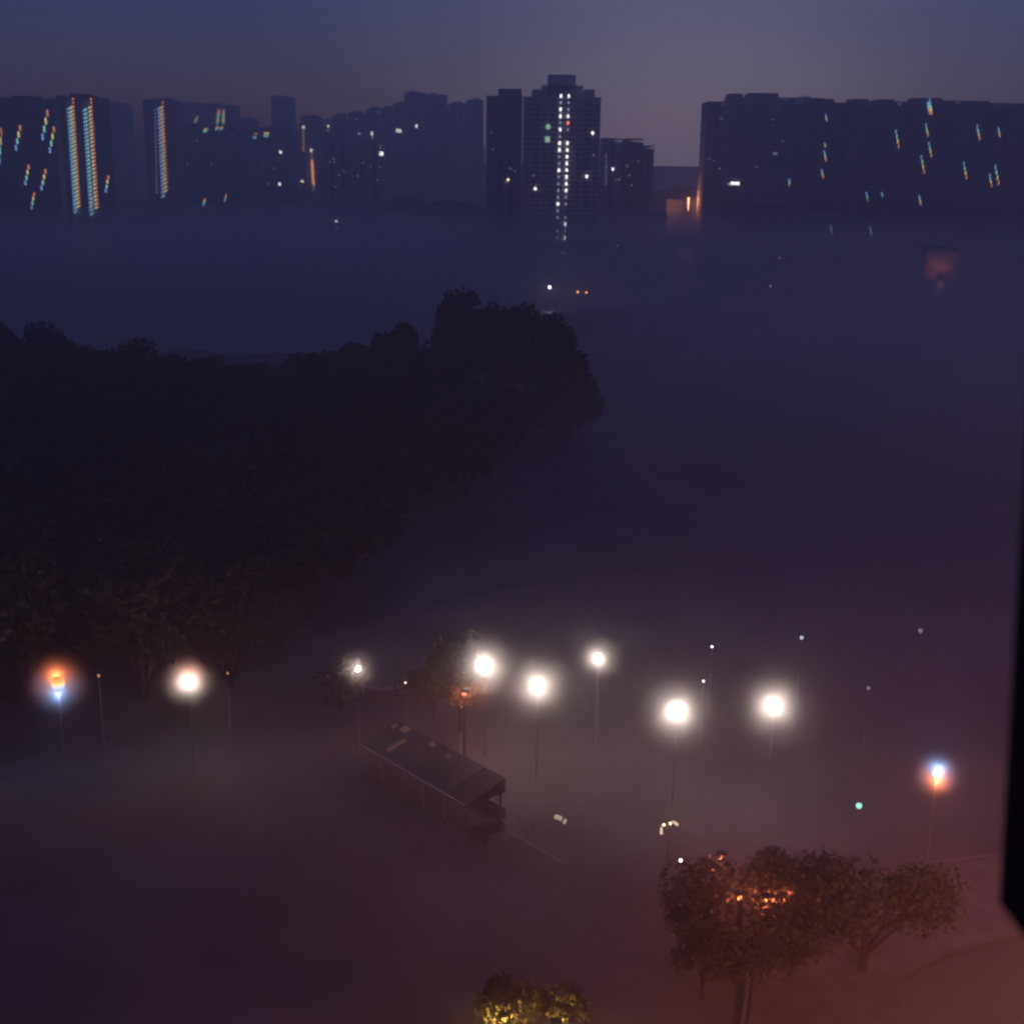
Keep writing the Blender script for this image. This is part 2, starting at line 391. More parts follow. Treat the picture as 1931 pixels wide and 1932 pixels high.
for px, py, a, b_, em in [(672, 225, 3, 3, 'dimo'), (678, 252, 4, 5, 'dimw'), (702, 252, 3, 6, 'white'), (703, 260, 3, 4, 'dimw')]: light_on(far_t[6], px, py, a, b_, em)
for px, py, a, b_, em in [(750, 246, 4, 6, 'white'), (755, 247, 4, 6, 'white')]: light_on(far_t[7], px, py, a, b_, em)
light_on(far_t[8], 786, 238, 4, 5, 'white'); light_on(tG2, 723 - 3, 290, 7, 6, 'white')
light_on(tG2, 718, 280, 2, 12, 'dimp'); light_on(tJ, 827, 281, 5, 6, 'white'); light_on(tJ, 818, 272, 3, 5, 'dimw'); light_on(tK, 858, 334, 6, 6, 'redl')
for t, x, y in [(tG, 630, 300), (tG, 640, 330), (tG2, 712, 340), (tK, 850, 300), (tL, 890, 290)]: light_on(t, x, y, 2.5, 3, 'dimp')
# a scatter of dim windows on the middle towers
for t in (tD, tE, tF, tG, tG2, tH, tI, tJ, tK, tL, tM, tN, tO, tP, tP2, tQ, tR):
    for _ in range(4):
        light_on(t, rnd.uniform(t['x0'] + 4, t['x1'] - 4), rnd.uniform(t['ytop'] + 12, min(t['ybase'], 380) - 25), 2.2, 2.6, rnd.choice(['dimp', 'dimo']))
# right side lights
light_on(tR, 1386, 346, 15, 5, 'white', 'entrance_light'); light_on(tR, 1377, 347, 7, 3, 'dimw')
fringe(tR, 1490, 338, 1492, 352, UP, 6); light_on(tR, 1462, 290, 8, 5, 'dimp')
for (t, x, y, h_) in [(tS, 1556, 274, 10), (tS, 1556, 294, 22), (tS, 1551, 328, 18), (tS, 1558, 222, 14), (tT, 1636, 375, 26), (tT, 1665, 375, 26), (tT, 1692, 262, 36),
                      (tT, 1642, 436, 20), (tU, 1755, 176 + 24, 30), (tU, 1748, 245, 26), (tU, 1754, 282, 30), (tU, 1740, 310, 36), (tU, 1735, 378, 20), (tU, 1806, 408, 36), (tV, 1820, 322, 34), (tV, 1880, 330, 40),
                      (tV, 1868, 340, 26), (tV, 1845, 250, 30), (tV, 1884, 250, 20), (tS, 1568, 434, 20), (tU, 1806, 380, 24)]:
    fringe(t, x - h_ * .1, y - h_ / 2, x + h_ * .1, y + h_ / 2, UP, 1.9)
fringe(tU, 1750, 192, 1756, 216, UP, 6)

# ------------------------------------------------------------------ trees
def make_crown(seed, r=5.0, hgt=7.0, leaves=4200, size=.42, clumps=16):
    g_ = np.random.default_rng(seed)
    cs = []
    for i in range(clumps):
        d = g_.normal(size=3); d /= np.linalg.norm(d); d[2] = d[2] * .8 + .15
        cs.append((d * np.array([r * .68, r * .68, hgt * .36]), g_.uniform(.30, .48) * r))
    cs.append((np.zeros(3), r * .5))
    ks = g_.integers(0, len(cs), leaves)
    ctr = np.array([cs[k][0] for k in ks]); rad = np.array([cs[k][1] for k in ks])
    d = g_.normal(size=(leaves, 3)); d /= np.linalg.norm(d, axis=1)[:, None]
    rr = rad * g_.uniform(.55, 1.08, leaves)
    p = ctr + d * rr[:, None] * np.array([1, 1, .8]); p[:, 2] += hgt * .5
    a = g_.normal(size=(leaves, 3)); a /= np.linalg.norm(a, axis=1)[:, None]
    b_ = np.cross(a, g_.normal(size=(leaves, 3))); b_ /= np.linalg.norm(b_, axis=1)[:, None]
    s_ = (size * g_.uniform(.6, 1.3, leaves))[:, None]
    v = np.stack([p - a * s_, p - b_ * s_ * .5, p + a * s_, p + b_ * s_ * .5], 1).reshape(-1, 3)
    m = bpy.data.meshes.new('crown'); f = np.arange(leaves * 4).reshape(-1, 4)
    m.from_pydata(v.tolist(), [], f.tolist()); m.materials.append(M['leaf'])
    return m, cs
def make_tree(seed, r, hgt, trunk_h, leaves, size, material='leaf', name='broadleaf_tree'):
    m, cs = make_crown(seed, r, hgt, leaves, size); m.materials[0] = M[material]
    root = bpy.data.objects.new(name, None); C.objects.link(root)
    c = link('crown', m, None, root); c.location = (0, 0, trunk_h)
    T = MB(); T.tube([(0, 0, -.3), (.1, 0, trunk_h * .5), (0, .1, trunk_h + hgt * .3), (0, 0, trunk_h + hgt * .7)], [r * .07, r * .055, r * .04, r * .015], 7)
    for p, rad in cs[:7]:
        q = Vector(p) + Vector((0, 0, trunk_h + hgt * .5)); T.tube([(0, .05, trunk_h * .85), q * .5 + Vector((0, 0, trunk_h * .5)), q], [r * .03, r * .02, r * .008], 5)
    T.build('trunk', M['bark'], root)
    return root
protos = [make_tree(11, 6.0, 13, 4.5, 6200, .42), make_tree(12, 7.2, 13, 4.5, 7400, .45), make_tree(13, 5.0, 13, 4, 5600, .4), make_tree(14, 6.4, 12, 4.5, 6400, .42)]
used = set()
def place_tree(k, x, y, z, s, rz, label, group=None, sz=None):
    o = protos[k] if k not in used else copy_tree(protos[k]); used.add(k)
    o.location = (x, y, z); o.rotation_euler = (0, 0, rz); o.scale = (s, s, sz or s)
    return tag(o, label, 'tree', group)
PH = [18, 18, 18, 16.5]            # prototype heights
def tree_top(k, px, py, Y, label, group=None, wide=1.0):
    t_ = at_y(px, py, Y); s = t_.z / PH[k]
    s2 = (t_.z + 5) / PH[k]; return place_tree(k, t_.x, Y, -5, s * wide * 1.1, rnd.uniform(0, 6), label, group, sz=s2)
# skyline trees against the lake, as in the photograph
tree_top(0, 748, 594, 215, 'small round dark tree standing alone left of the big crown', wide=.72)
tree_top(1, 890, 538, 222, 'tallest dark tree of the clump, its left crown', wide=.72)
tree_top(2, 952, 540, 226, 'dark tree forming the second peak of the tall clump', wide=.72)
tree_top(3, 1006, 566, 222, 'dark tree on the right shoulder of the tall clump', wide=.7)
tree_top(0, 1052, 578, 215, 'small pointed dark tree at the right end of the tall clump', wide=.5)
tree_top(1, 1078, 622, 205, 'low dark tree sloping down from the tall clump', wide=.6)
tree_top(2, 850, 572, 216, 'dark tree on the left shoulder of the tall clump', wide=.55)
for i, (px, py, lb) in enumerate([(-30, 592, 'dark tree at the far left edge of the lake shore'), (60, 604, 'dark tree second along the left lake shore'), (150, 618, 'dark tree third along the left lake shore'),
                    (235, 634, 'dark tree fourth along the left lake shore'), (320, 652, 'dark tree fifth along the left lake shore'), (410, 664, 'dark tree sixth along the left lake shore'),
                    (500, 690, 'dark tree seventh along the left lake shore'), (580, 668, 'dark tree left of the lone round tree'), (660, 634, 'dark tree touching the lone round tree'), (800, 640, 'dark tree between the round tree and the tall clump')]):
    tree_top(i % 4, px, py, 200 + 6 * (i % 3), lb, wide=.8)
# the wood between street and lake
WOOD = 'trees of the dark wood between street and lake'
n_w = 0
for gy in range(11):
    Y = 103 + gy * 9.8
    for gx in range(-11, 6):
        x = gx * 8.2 + rnd.uniform(-3, 3) + (4 if gy % 2 else 0); yy = Y + rnd.uniform(-3.5, 3.5)
        d = x / yy; edge = -.2 + .25 * (yy - 100) / 110
        if abs(d) > .49 or d > edge + rnd.uniform(-.06, .04): continue
        k = rnd.randrange(4); hgt = rnd.uniform(13, 17) * (1.0 if d < edge - .1 else .8)
        place_tree(k, x, yy, -3.2, hgt / PH[k] * 1.25, rnd.uniform(0, 6), 'dark tree crown in the unlit wood behind the street lamps', WOOD, sz=(hgt + 3) / PH[k]); n_w += 1
ORD = ['first', 'second', 'third', 'fourth', 'fifth', 'sixth', 'seventh', 'eighth', 'ninth', 'tenth', 'eleventh', 'twelfth', 'thirteenth', 'fourteenth', 'fifteenth', 'sixteenth']
# dark tree belt at the foot of the right hand towers
for i in range(44):
    px = 1240 + i * 17 + rnd.uniform(-8, 8)
    if 1244 < px < 1364: continue
    g0 = at_z(px, 452 + rnd.uniform(-8, 2) + max(0, (px - 1500)) * .02, 1.5)
    k = rnd.randrange(4); hgt = rnd.uniform(16, 27)
    place_tree(k, g0.x, g0.y, 1.4, hgt / PH[k] * 1.25, rnd.uniform(0, 6), 'dark tree in the belt along the far right shore', 'trees along the far right shore', sz=hgt / PH[k])
for i, px in enumerate([1236, 1272, 1288, 1304, 1322, 1338]):
    g0 = at_z(px, 418, 1.5); k = i % 4; hgt = 24 + 3 * (i % 3)
    place_tree(k, g0.x, g0.y, 1.4, hgt / PH[k], i, 'dark tree behind the lamp-lit pale shore house, %s from the left' % ORD[i], 'trees behind the lamp-lit wall', sz=hgt / PH[k])
for i in range(16):
    px = 735 + i * 12.5; g0 = at_z(px, 418 + i * 1.4, 1.5); k = i % 4; hgt = rnd.uniform(12, 20)
    place_tree(k, g0.x, g0.y, 1.4, hgt / PH[k] * 1.2, rnd.uniform(0, 6), 'dim tree at the foot of the low towers left of centre, %s from the left' % ORD[i], 'trees at the foot of the low towers', sz=hgt / PH[k])

# ------------------------------------------------------------------ far shore: promenade, wall, orange lamp
p0, p1 = at_z(300, 404, 1.5), at_z(600, 400, 1.5)
rt = empty('promenade_wall', (0, 0, 0), 'long low pale promenade wall with posts on the left shore', 'wall')
def seg_box(mb, a, b_, wd_, z0, z1):
    a, b_ = Vector(a), Vector(b_); d = (b_ - a); d.z = 0; nrm = Vector((-d.y, d.x, 0)).normalized() * wd_ / 2
    mb.prism([(a - nrm)[:2], (b_ - nrm)[:2], (b_ + nrm)[:2], (a + nrm)[:2]], z0, z1)
mb = MB(); seg_box(mb, p0, p1, .6, .5, 3.0); mb.build('wall', M['pale'], rt)
mb = MB(); seg_box(mb, p0, p1, .7, 6.4, 7.2); mb.build('rail', M['pale'], rt)
for k in range(36):
    q = p0.lerp(p1, (k + .5) / 36); pm = MB().box((-.35, -.35, 0), (.35, .35, 3.4)).build('post', M['pale'], rt) if k == 0 else None
    if k == 0: pmesh = pm.data; pm.location = (q.x, q.y, 3.0)
    else:
        o = bpy.data.objects.new('post', pmesh); C.objects.link(o); o.parent = rt; o.location = (q.x, q.y, 3.0)

wl = at_z(1262, 436, 1.5); wr = at_z(1350, 434, 1.5)
hs = empty('shore_house', ((wl.x + wr.x) / 2, (wl.y + wr.y) / 2 + 9, 1.5), 'pale low house lit orange by the lamp in front of it', 'house')
ww = (wr.x - wl.x) / 2
topz = at_y(1306, 378, wl.y + 9).z - 1.5
MB().box((-ww, 0, 0), (ww, 8, topz)).build('wall', M['pale'], hs)
MB().box((-ww - .5, -.5, topz + .01), (ww + .5, 8.5, topz + .6)).build('roof', M['dark'], hs)
for k in range(4): MB().box((-ww + 2 + k * ww * .5, -.06, 2), (-ww + 4.2 + k * ww * .5, .05, 4.5)).build('window', M['glass'], hs)

PW = 7.5
def point(name, loc, col, power, size, parent=None):
    l = bpy.data.lights.new(name, 'POINT'); l.color = col; l.energy = power * PW; l.shadow_soft_size = size
    o = bpy.data.objects.new(name, l); C.objects.link(o); o.parent = parent; o.location = loc
    return o
def small_lamp(px, py, z, label, em, pole=True, r=.3, cat='street lamp', group=None, light=None, name='shore_lamp', Y=None):
    q = at_z(px, py, z) if Y is None else at_y(px, py, Y); z = q.z
    base = GROUND_FAR if q.y > 450 else 0
    root = empty(name, (q.x, q.y, base), label, cat, group)
    h_ = z - base
    MB().tube([(0, 0, -.2), (0, 0, h_ * .5), (0, 0, h_ - r * .5)], [.04, .03, .018], 6).build('pole', M['post'], root)
    MB().ball((0, 0, h_), (r, r, r), 10, 6).build('lamp', E[em], root)
    MB().box((-r * .5, -r * .1, h_ + r * .9), (r * .5, r * .6, h_ + r * 1.15)).build('lamp_hood', M['post'], root)
    if light: point('bulb', (0, 0, h_ - .2), light[0], light[1], r, root)
    return root
# the orange lamp before the house: a tall tube fitting
Yl = wl.y + 3
lq = at_y(1299, 373, Yl); b0 = at_y(1299, 398, Yl)
root = empty('orange_tube_lamp', (lq.x, Yl, 1.5), 'orange lamp with a long vertical glow in front of the pale shore house', 'street lamp')
MB().tube([(0, 0, 0), (0, 0, b0.z - 1.5)], .15, 6).build('pole', M['dmetal'], root)
MB().tube([(0, 0, b0.z - 1.45), (0, 0, (b0.z + lq.z) / 2 - 1.5), (0, 0, lq.z - 1.5)], [.15, .35, .55], 8).build('lamp', emit('orange_tube', (1, .5, .25), 9, True), root)
MB().tube([(0, 0, lq.z - 1.45), (0, 0, lq.z - 1.0)], [1.3, .3], 8).build('lamp_shade', M['dmetal'], root)
point('bulb', (0, -1.2, lq.z - 3), (1, .33, .15), 1500, .5, root)

small_lamp(635, 418, 8, 'white lamp on the water edge below the pale striped towers', 'white', r=.7)
small_lamp(635, 430, 3, 'reflection of the white lamp on the left shore, built as a short lamp', 'dimw', r=.6)  # added low lamp stands in for the upper lamp's reflection in the water
small_lamp(1037, 542, 6, 'brightest white lamp over the tall clump of trees', 'white', r=.55, light=((.8, .9, 1), 250))
small_lamp(1090, 551, 5, 'left orange-white lamp of the close pair by the tree clump', 'orange', r=.32, light=((1, .4, .2), 60))
small_lamp(1106, 552, 5, 'right orange-white lamp of the close pair by the tree clump', 'orange', r=.28)
small_lamp(1284, 592, 5, 'tiny orange lamp alone on the dark bank right of centre', 'dimo', r=.2)
small_lamp(1062, 478, 4, 'tiny white lamp under the columns of the central tower', 'dimw', r=.3)
small_lamp(1165, 463, 5, 'dim lamp right below the short towers', 'dimo', r=.5)
small_lamp(1453, 540, 5, 'dim violet lamp on the right of the lake', 'dimp', r=.5)
small_lamp(1470, 487, 5, 'dim lamp on the far right shore', 'dimp', r=.6)
small_lamp(1448, 410, 9, 'small white lamp among the far right trees', 'dimw', r=.5)
small_lamp(1806, 426, 10, 'lamp at the foot of the towers far right', 'dimo', r=.9)
# pale shore wall at right lit orange
q0 = at_z(1742, 520, 1); q1 = at_z(1802, 520, 1)
bh = empty('boat_house', ((q0.x + q1.x) / 2, q0.y, -.4), 'orange lit boat house standing in the water at the right', 'house')
hw = (q1.x - q0.x) / 2; zt = at_y(1770, 462, q0.y).z + .4
MB().box((-hw, 0, 0), (hw, 7, zt - 2.5)).build('wall', M['pink'], bh)
MB().prism([(-hw - .4, -.4), (hw + .4, -.4), (hw + .4, 7.4), (-hw - .4, 7.4)], zt - 2.49, [zt - .2, zt - 1.6, zt - 1.6, zt - .2]).build('roof', M['tin'], bh)
MB().box((-1.2, -.06, 0), (1.2, .04, 3.2)).build('door', M['dark'], bh)
small_lamp(1776, 508, 6, 'hooded orange lamp before the boat house', 'dimo', r=.25, light=((1, .3, .15), 120), Y=q0.y - 5)

# ------------------------------------------------------------------ near: street, kerbs
road = MB(); rp = [(-70, 88), (-30, 84), (-6, 92), (14, 96), (36, 90), (70, 72)]
def strip(name, pts, wd_, z_, material, label, thick=None):
    vs, fs = [], []
    P = [Vector((x, y, 0)) for x, y in pts]; Q = []
    for i in range(len(P) - 1):                       # smooth
        for s_ in range(8):
            t_ = s_ / 8; a = P[max(i - 1, 0)]; b1 = P[i]; c = P[i + 1]; d = P[min(i + 2, len(P) - 1)]
            Q.append(.5 * ((2 * b1) + (c - a) * t_ + (2 * a - 5 * b1 + 4 * c - d) * t_ ** 2 + (3 * b1 - a - 3 * c + d) * t_ ** 3))
    Q.append(P[-1])
    for i, p in enumerate(Q):
        d = (Q[min(i + 1, len(Q) - 1)] - Q[max(i - 1, 0)]).normalized(); nn = Vector((-d.y, d.x, 0))
        for s_ in (-1, 1): vs.append((*(p + nn * wd_ / 2 * s_)[:2], z_))
    if thick: vs += [(x, y, z_ - thick) for x, y, _ in vs]
    k = len(Q)
    for i in range(k - 1):
        a = 2 * i; fs.append((a + 1, a, a + 2, a + 3))
        if thick:
            o_ = 2 * k; fs += [(a, a + o_, a + 2 + o_, a + 2), (a + 1, a + 3, a + 3 + o_, a + 1 + o_)]
    m = bpy.data.meshes.new(name); m.from_pydata(vs, [], fs); o = link(name, m, material)
    tag(o, label, kind='structure'); return Q
Q = strip('street', rp, 9, .02, M['asphalt'], 'dark street under the row of white lamps', .02)
rp2 = [(6, 20), (14, 42), (17, 58), (20, 66), (29, 71), (42, 73), (62, 70)]
strip('side_road', rp2, 8, .21, M['paving'], 'orange lit side road at the lower right', .21)
for sgn in (1,):
    pts = []
    for i, (x, y) in enumerate(rp2):
        a = Vector(rp2[max(i - 1, 0)]); c = Vector(rp2[min(i + 1, len(rp2) - 1)]); d = (c - a).normalized(); pts.append((x - d.y * 4.3 * sgn, y + d.x * 4.3 * sgn))
    strip('kerb', pts, .22, .31, M['kerb'], 'low kerb along the orange lit side road', .31)

# ------------------------------------------------------------------ balls of mist added to make the glow around the bright lamps
def mist_mat(name, dens, col=(1, 1, 1)):
    m = bpy.data.materials.new(name); m.use_nodes = True; n = m.node_tree; n.nodes.clear()
    o = n.nodes.new('ShaderNodeOutputMaterial'); v = n.nodes.new('ShaderNodeVolumePrincipled')
    v.inputs['Color'].default_value = (*col, 1); v.inputs['Anisotropy'].default_value = 0
    t_ = n.nodes.new('ShaderNodeTexCoord'); ln = n.nodes.new('ShaderNodeVectorMath'); ln.operation = 'LENGTH'
    n.links.new(t_.outputs['Object'], ln.inputs[0])
    m1 = n.nodes.new('ShaderNodeMath'); m1.operation = 'SUBTRACT'; m1.inputs[0].default_value = 1; m1.use_clamp = True
    n.links.new(ln.outputs['Value'], m1.inputs[1])
    m2 = n.nodes.new('ShaderNodeMath'); m2.operation = 'POWER'; m2.inputs[1].default_value = 3.2
    n.links.new(m1.outputs[0], m2.inputs[0])
    m3 = n.nodes.new('ShaderNodeMath'); m3.operation = 'MULTIPLY'; m3.inputs[1].default_value = dens
    n.links.new(m2.outputs[0], m3.inputs[0]); n.links.new(m3.outputs[0], v.inputs['Density'])
    n.links.new(v.outputs[0], o.inputs['Volume'])
    return m
MIST = mist_mat('lamp_halo_mist', .75, (1, .93, .88))
mist_mesh = MB().ball((0, 0, 0), 1.0, 20, 12).mesh('mist'); mist_mesh.materials.append(MIST)
def mist(loc, r):
    o = bpy.data.objects.new('mist', mist_mesh); C.objects.link(o); o.location = loc; o.scale = (r, r, r)
    tag(o, 'added ball of mist making the halo round a street lamp', kind='stuff'); return o
EL = {'w': emit('lamp_glass_white', (1, .93, .84), 60), 'o': emit('lamp_glass_amber', (1, .33, .1), 2.2), 'b': emit('lamp_glass_blue', (.35, .6, 1), 1.6),
      'y': emit('lamp_glass_cream', (1, .95, .6), 2.5)}
def fringe_glow(name, flip):  # lens colour fringe painted into the glow of the globe
    m = bpy.data.materials.new(name); m.use_nodes = True; n = m.node_tree; n.nodes.clear()
    o = n.nodes.new('ShaderNodeOutputMaterial'); e = n.nodes.new('ShaderNodeEmission'); t_ = n.nodes.new('ShaderNodeTexCoord')
    sp = n.nodes.new('ShaderNodeSeparateXYZ'); mr_ = n.nodes.new('ShaderNodeMapRange'); cr = n.nodes.new('ShaderNodeValToRGB')
    n.links.new(t_.outputs['Object'], sp.inputs[0]); n.links.new(sp.outputs['Z'], mr_.inputs[0])
    mr_.inputs[1].default_value = -.5 if not flip else .5; mr_.inputs[2].default_value = .5 if not flip else -.5
    n.links.new(mr_.outputs[0], cr.inputs[0]); el = cr.color_ramp.elements
    el[0].position = .0; el[0].color = (.05, .16, .75, 1); el[1].position = 1.0; el[1].color = (.75, .10, .03, 1)
    for p_, c_ in ((.3, (.45, .7, .85, 1)), (.5, (1, .9, .5, 1)), (.72, (1, .42, .1, 1))): k = el.new(p_); k.color = c_
    n.links.new(cr.outputs[0], e.inputs[0]); e.inputs[1].default_value = 1.5; n.links.new(e.outputs[0], o.inputs[0])
    m.cycles.emission_sampling = 'NONE'; return m
def street_lamp(px, py, z, label, power=380, r=.3, kind='w', mr=4.0, group='bright street lamps', bulb=(1, .78, .72)):
    q = at_z(px, py, z)
    root = empty('street_lamp', (q.x, q.y, 0), label, 'street lamp', group)
    MB().tube([(0, 0, 0), (0, 0, z * .5), (0, 0, z - r * 1.05)], [.055, .035, .02], 8).build('pole', M['post'], root)
    if kind in 'wt':
        MB().ball((0, 0, z), (r, r, r), 16, 12).build('lamp_globe', EL['w'], root, True)
        point('bulb', (0, 0, z), bulb, power * .55, r * 1.06, root)
        if kind == 't': point('amber_fringe_light', (0, -.1, z + r * 1.7), (1, .22, .06), power * .15, .1, root)  # added amber light for the fringe above the globe
    else:
        sg = 1 if kind == 'ob' else -1
        g_ = MB().ball((0, 0, 0), (r * 1.1, r * 1.1, r * 1.45), 18, 14).build('fringe_globe', fringe_glow('lens_fringe', sg < 0), root, True); g_.location = (0, 0, z)
        point('amber_fringe_light', (0, -.2, z + r * 1.9 * sg), (1, .25, .07), power * .3, .15, root)  # coloured lights added to tint the halo like lens fringing
        point('blue_fringe_light', (0, -.2, z - r * 1.9 * sg), (.25, .5, 1), power * .2, .15, root)
    if mr: mist((q.x, q.y, z), mr)
    return root
street_lamp(110, 1290, 7.5, 'leftmost big lamp with lens fringe built in, orange above and blue below', 130, .42, 'ob', 3.2)
street_lamp(357, 1287, 7.5, 'second big lamp from the left, white with an orange fringe added on top', 130, .36, 't', 2.8)
street_lamp(675, 1262, 7.5, 'small half hidden white lamp left of the flat roof', 110, .16, mr=2.4)
street_lamp(915, 1257, 7.5, 'large white lamp beside the reddish tree', 420, .42)
street_lamp(1015, 1294, 7.5, 'white lamp slightly lower, between two larger ones', 380, .38)
street_lamp(1128, 1243, 7.5, 'highest and smallest of the central white lamps', 260, .30, mr=2.8)
street_lamp(1277, 1343, 7.5, 'lowest white lamp, right of centre', 420, .42)
street_lamp(1460, 1332, 7.5, 'rightmost of the big white lamps', 380, .40)
street_lamp(1767, 1460, 7.5, 'small lamp at the right, lens fringe built in, blue above and orange below', 130, .24, 'bo', 2.2)

NS = 'small distant lights around the street'
for px, py, em, r, lb in [(1343, 1220, 'white', .1, 'tiny twin white light above the lowest lamp'), (1327, 1285, 'white', .1, 'tiny white light just over the lowest lamp'),
        (1512, 1203, 'dimw', .17, 'small bluish light above the rightmost big lamp'), (1736, 1190, 'dimp', .2, 'faint bluish light high at the right'),
        (1638, 1298, 'dimp', .14, 'faint light between the right hand lamps'), (1620, 1520, 'teal', .2, 'small teal light low at the right'),
        (1284, 1623, 'white', .1, 'small white light among the lower right leaves'), (187, 1275, 'dimo', .12, 'faint orange light beside the leftmost lamp'),
        (430, 1270, 'dimo', .1, 'faint orange light beside the second lamp'), (765, 1288, 'warm', .07, 'tiny light on the edge of the flat roof')]:
    small_lamp(px, py, 6, lb, em, r=r, group=NS, name='small_lamp')

# ------------------------------------------------------------------ near: long shed with gutter line and lit skylights
EV, RISE, DP = 2.2, .9, 3.6
ga = at_z(679, 1404, EV); gb = at_z(1062, 1628, EV); d = (gb - ga).normalized()
Lg = (at_z(880, 1521, EV) - ga).length; ang = math.atan2(d.y, d.x)
sh = empty('market_shed', (ga.x, ga.y, 0), 'low shelter with a thin pale gutter and faintly glowing roof lights', 'shed', rz=ang)
for k in range(6):
    x0_ = .2 + k * (Lg - .4) / 5
    MB().box((x0_ - .05, .15, 0), (x0_ + .05, .25, EV - .15)).build('post', M['post'], sh)
MB().box((0, DP - .2, 0), (Lg, DP, .9)).build('low_wall', M['kerb'], sh)
for k in range(6):
    x0_ = .2 + k * (Lg - .4) / 5
    MB().box((x0_ - .05, DP - .35, 0), (x0_ + .05, DP - .25, EV + RISE - .2)).build('post', M['post'], sh)
npan = 12; pw = Lg / npan; slope = math.atan2(RISE, DP)
for k in range(npan):
    zz = .03 * (k % 2)
    MB().prism([(k * pw + .02, 0), ((k + 1) * pw - .02, 0), ((k + 1) * pw - .02, DP), (k * pw + .02, DP)], EV - .14, [EV + zz, EV + zz, EV + RISE + zz, EV + RISE + zz]).build('roof_panel', M['tin'], sh)
for k in range(5):
    x0_ = k * Lg / 5
    MB().box((x0_ + .03, -.09, EV), (x0_ + Lg / 5 - .05, -.004, EV + .09)).build('gutter', M['gutter'], sh)
RG = emit('roof_light_glow', (1, .42, .33), .07)
for (px, py, wd_, hh) in [(712, 1356, .3, .5), (748, 1402, .3, 1.6), (776, 1378, .7, .6), (820, 1408, .5, .4), (846, 1432, .35, .3)]:
    q = at_z(px, py, EV + .6); l = Matrix.Rotation(-ang, 3, 'Z') @ (q - Vector((ga.x, ga.y, EV + .6)))
    yy = max(.5, min(DP - .5, l.y)); zc = EV + RISE * yy / DP + .09; xx = max(.5, min(Lg - .5, l.x))
    MB().box((xx - wd_ / 2, yy - hh / 2, zc - .1), (xx + wd_ / 2, yy + hh / 2, zc + .03), Matrix.Rotation(slope, 3, 'X'), (xx, yy, zc)).build('roof_light', RG, sh)

# flat roofed building behind, back edges forming a shallow V, reddish lit trees beyond
fa, fb, fc = at_z(596, 1270, 1.3), at_z(722, 1301, 1.3), at_z(890, 1262, 1.3)
fr = empty('boundary_wall', (0, 0, 0), 'low pale boundary wall forming a shallow V before the street', 'wall')
for a, b_ in ((fa, fb), (fb, fc)):
    mb = MB(); seg_box(mb, (a.x, a.y, 0), (b_.x, b_.y, 0), .25, 0, 1.15); mb.build('wall', M['kerb'], fr)
    mb = MB(); seg_box(mb, (a.x, a.y, 0), (b_.x, b_.y, 0), .4, 1.153, 1.3); mb.build('coping', M['gutter'], fr)

# sodium lamps hidden behind roof and crowns (their light is seen on the leaves)
def sodium_lamp(x, y, z, label, power, col=(1, .20, .08), r=.16, em=None):
    root = empty('sodium_lamp', (x, y, 0), label, 'street lamp', 'orange lamps under the trees')
    MB().tube([(0, 0, 0), (0, 0, z - .2)], [.09, .06], 7).build('pole', M['dmetal'], root)
    MB().box((-.3, -.2, z + .12), (.3, .2, z + .24)).build('lamp_hood', M['dmetal'], root)
    MB().ball((0, 0, z), (r, r, r * .7), 10, 6).build('lamp_globe', emit('sodium_glass', col, 3), root)
    point('bulb', (0, 0, z - .05), col, power, r, root)
    return root
# near trees
nt_ = [make_tree(31, 3.4, 6.2, 1.6, 3600, .19, 'leafb', 'street_tree'), make_tree(32, 2.8, 5.2, 1.5, 3000, .18, 'leafb', 'street_tree'), make_tree(33, 4.4, 6.8, 1.4, 4800, .2, 'leafb', 'street_tree')]
nu = set()
def near_tree(k, x, y, s, label, group=None):
    o = nt_[k] if k not in nu else copy_tree(nt_[k]); nu.add(k)
    o.location = (x, y, 0); o.scale = (s * (1 + .25 * math.sin(x * 5)), s * (1 + .2 * math.cos(x * 3)), s * (.85 + .2 * math.sin(y * 2))); o.rotation_euler.z = x * 3.1; tag(o, label, 'tree', group); return o
q = at_z(868, 1240, 6.5); near_tree(0, q.x, q.y, 1.05, 'reddish lit tree beside the large white lamp'); sodium_lamp(q.x + .5, q.y - 4.2, 5.2, 'orange lamp behind the flat roof by the reddish tree', 120)
q = at_z(815, 1262, 5.0); near_tree(1, q.x, q.y + 1, .9, 'low bush-like tree peeping over the flat roof')
q = at_z(660, 1258, 6.0); near_tree(1, q.x - 1, q.y + 1.5, 1.0, 'dim tree behind the half hidden white lamp')
q = at_z(915, 1556, 1.6); near_tree(2, q.x, q.y, .32, 'low dark bush at the right end of the low shelter')

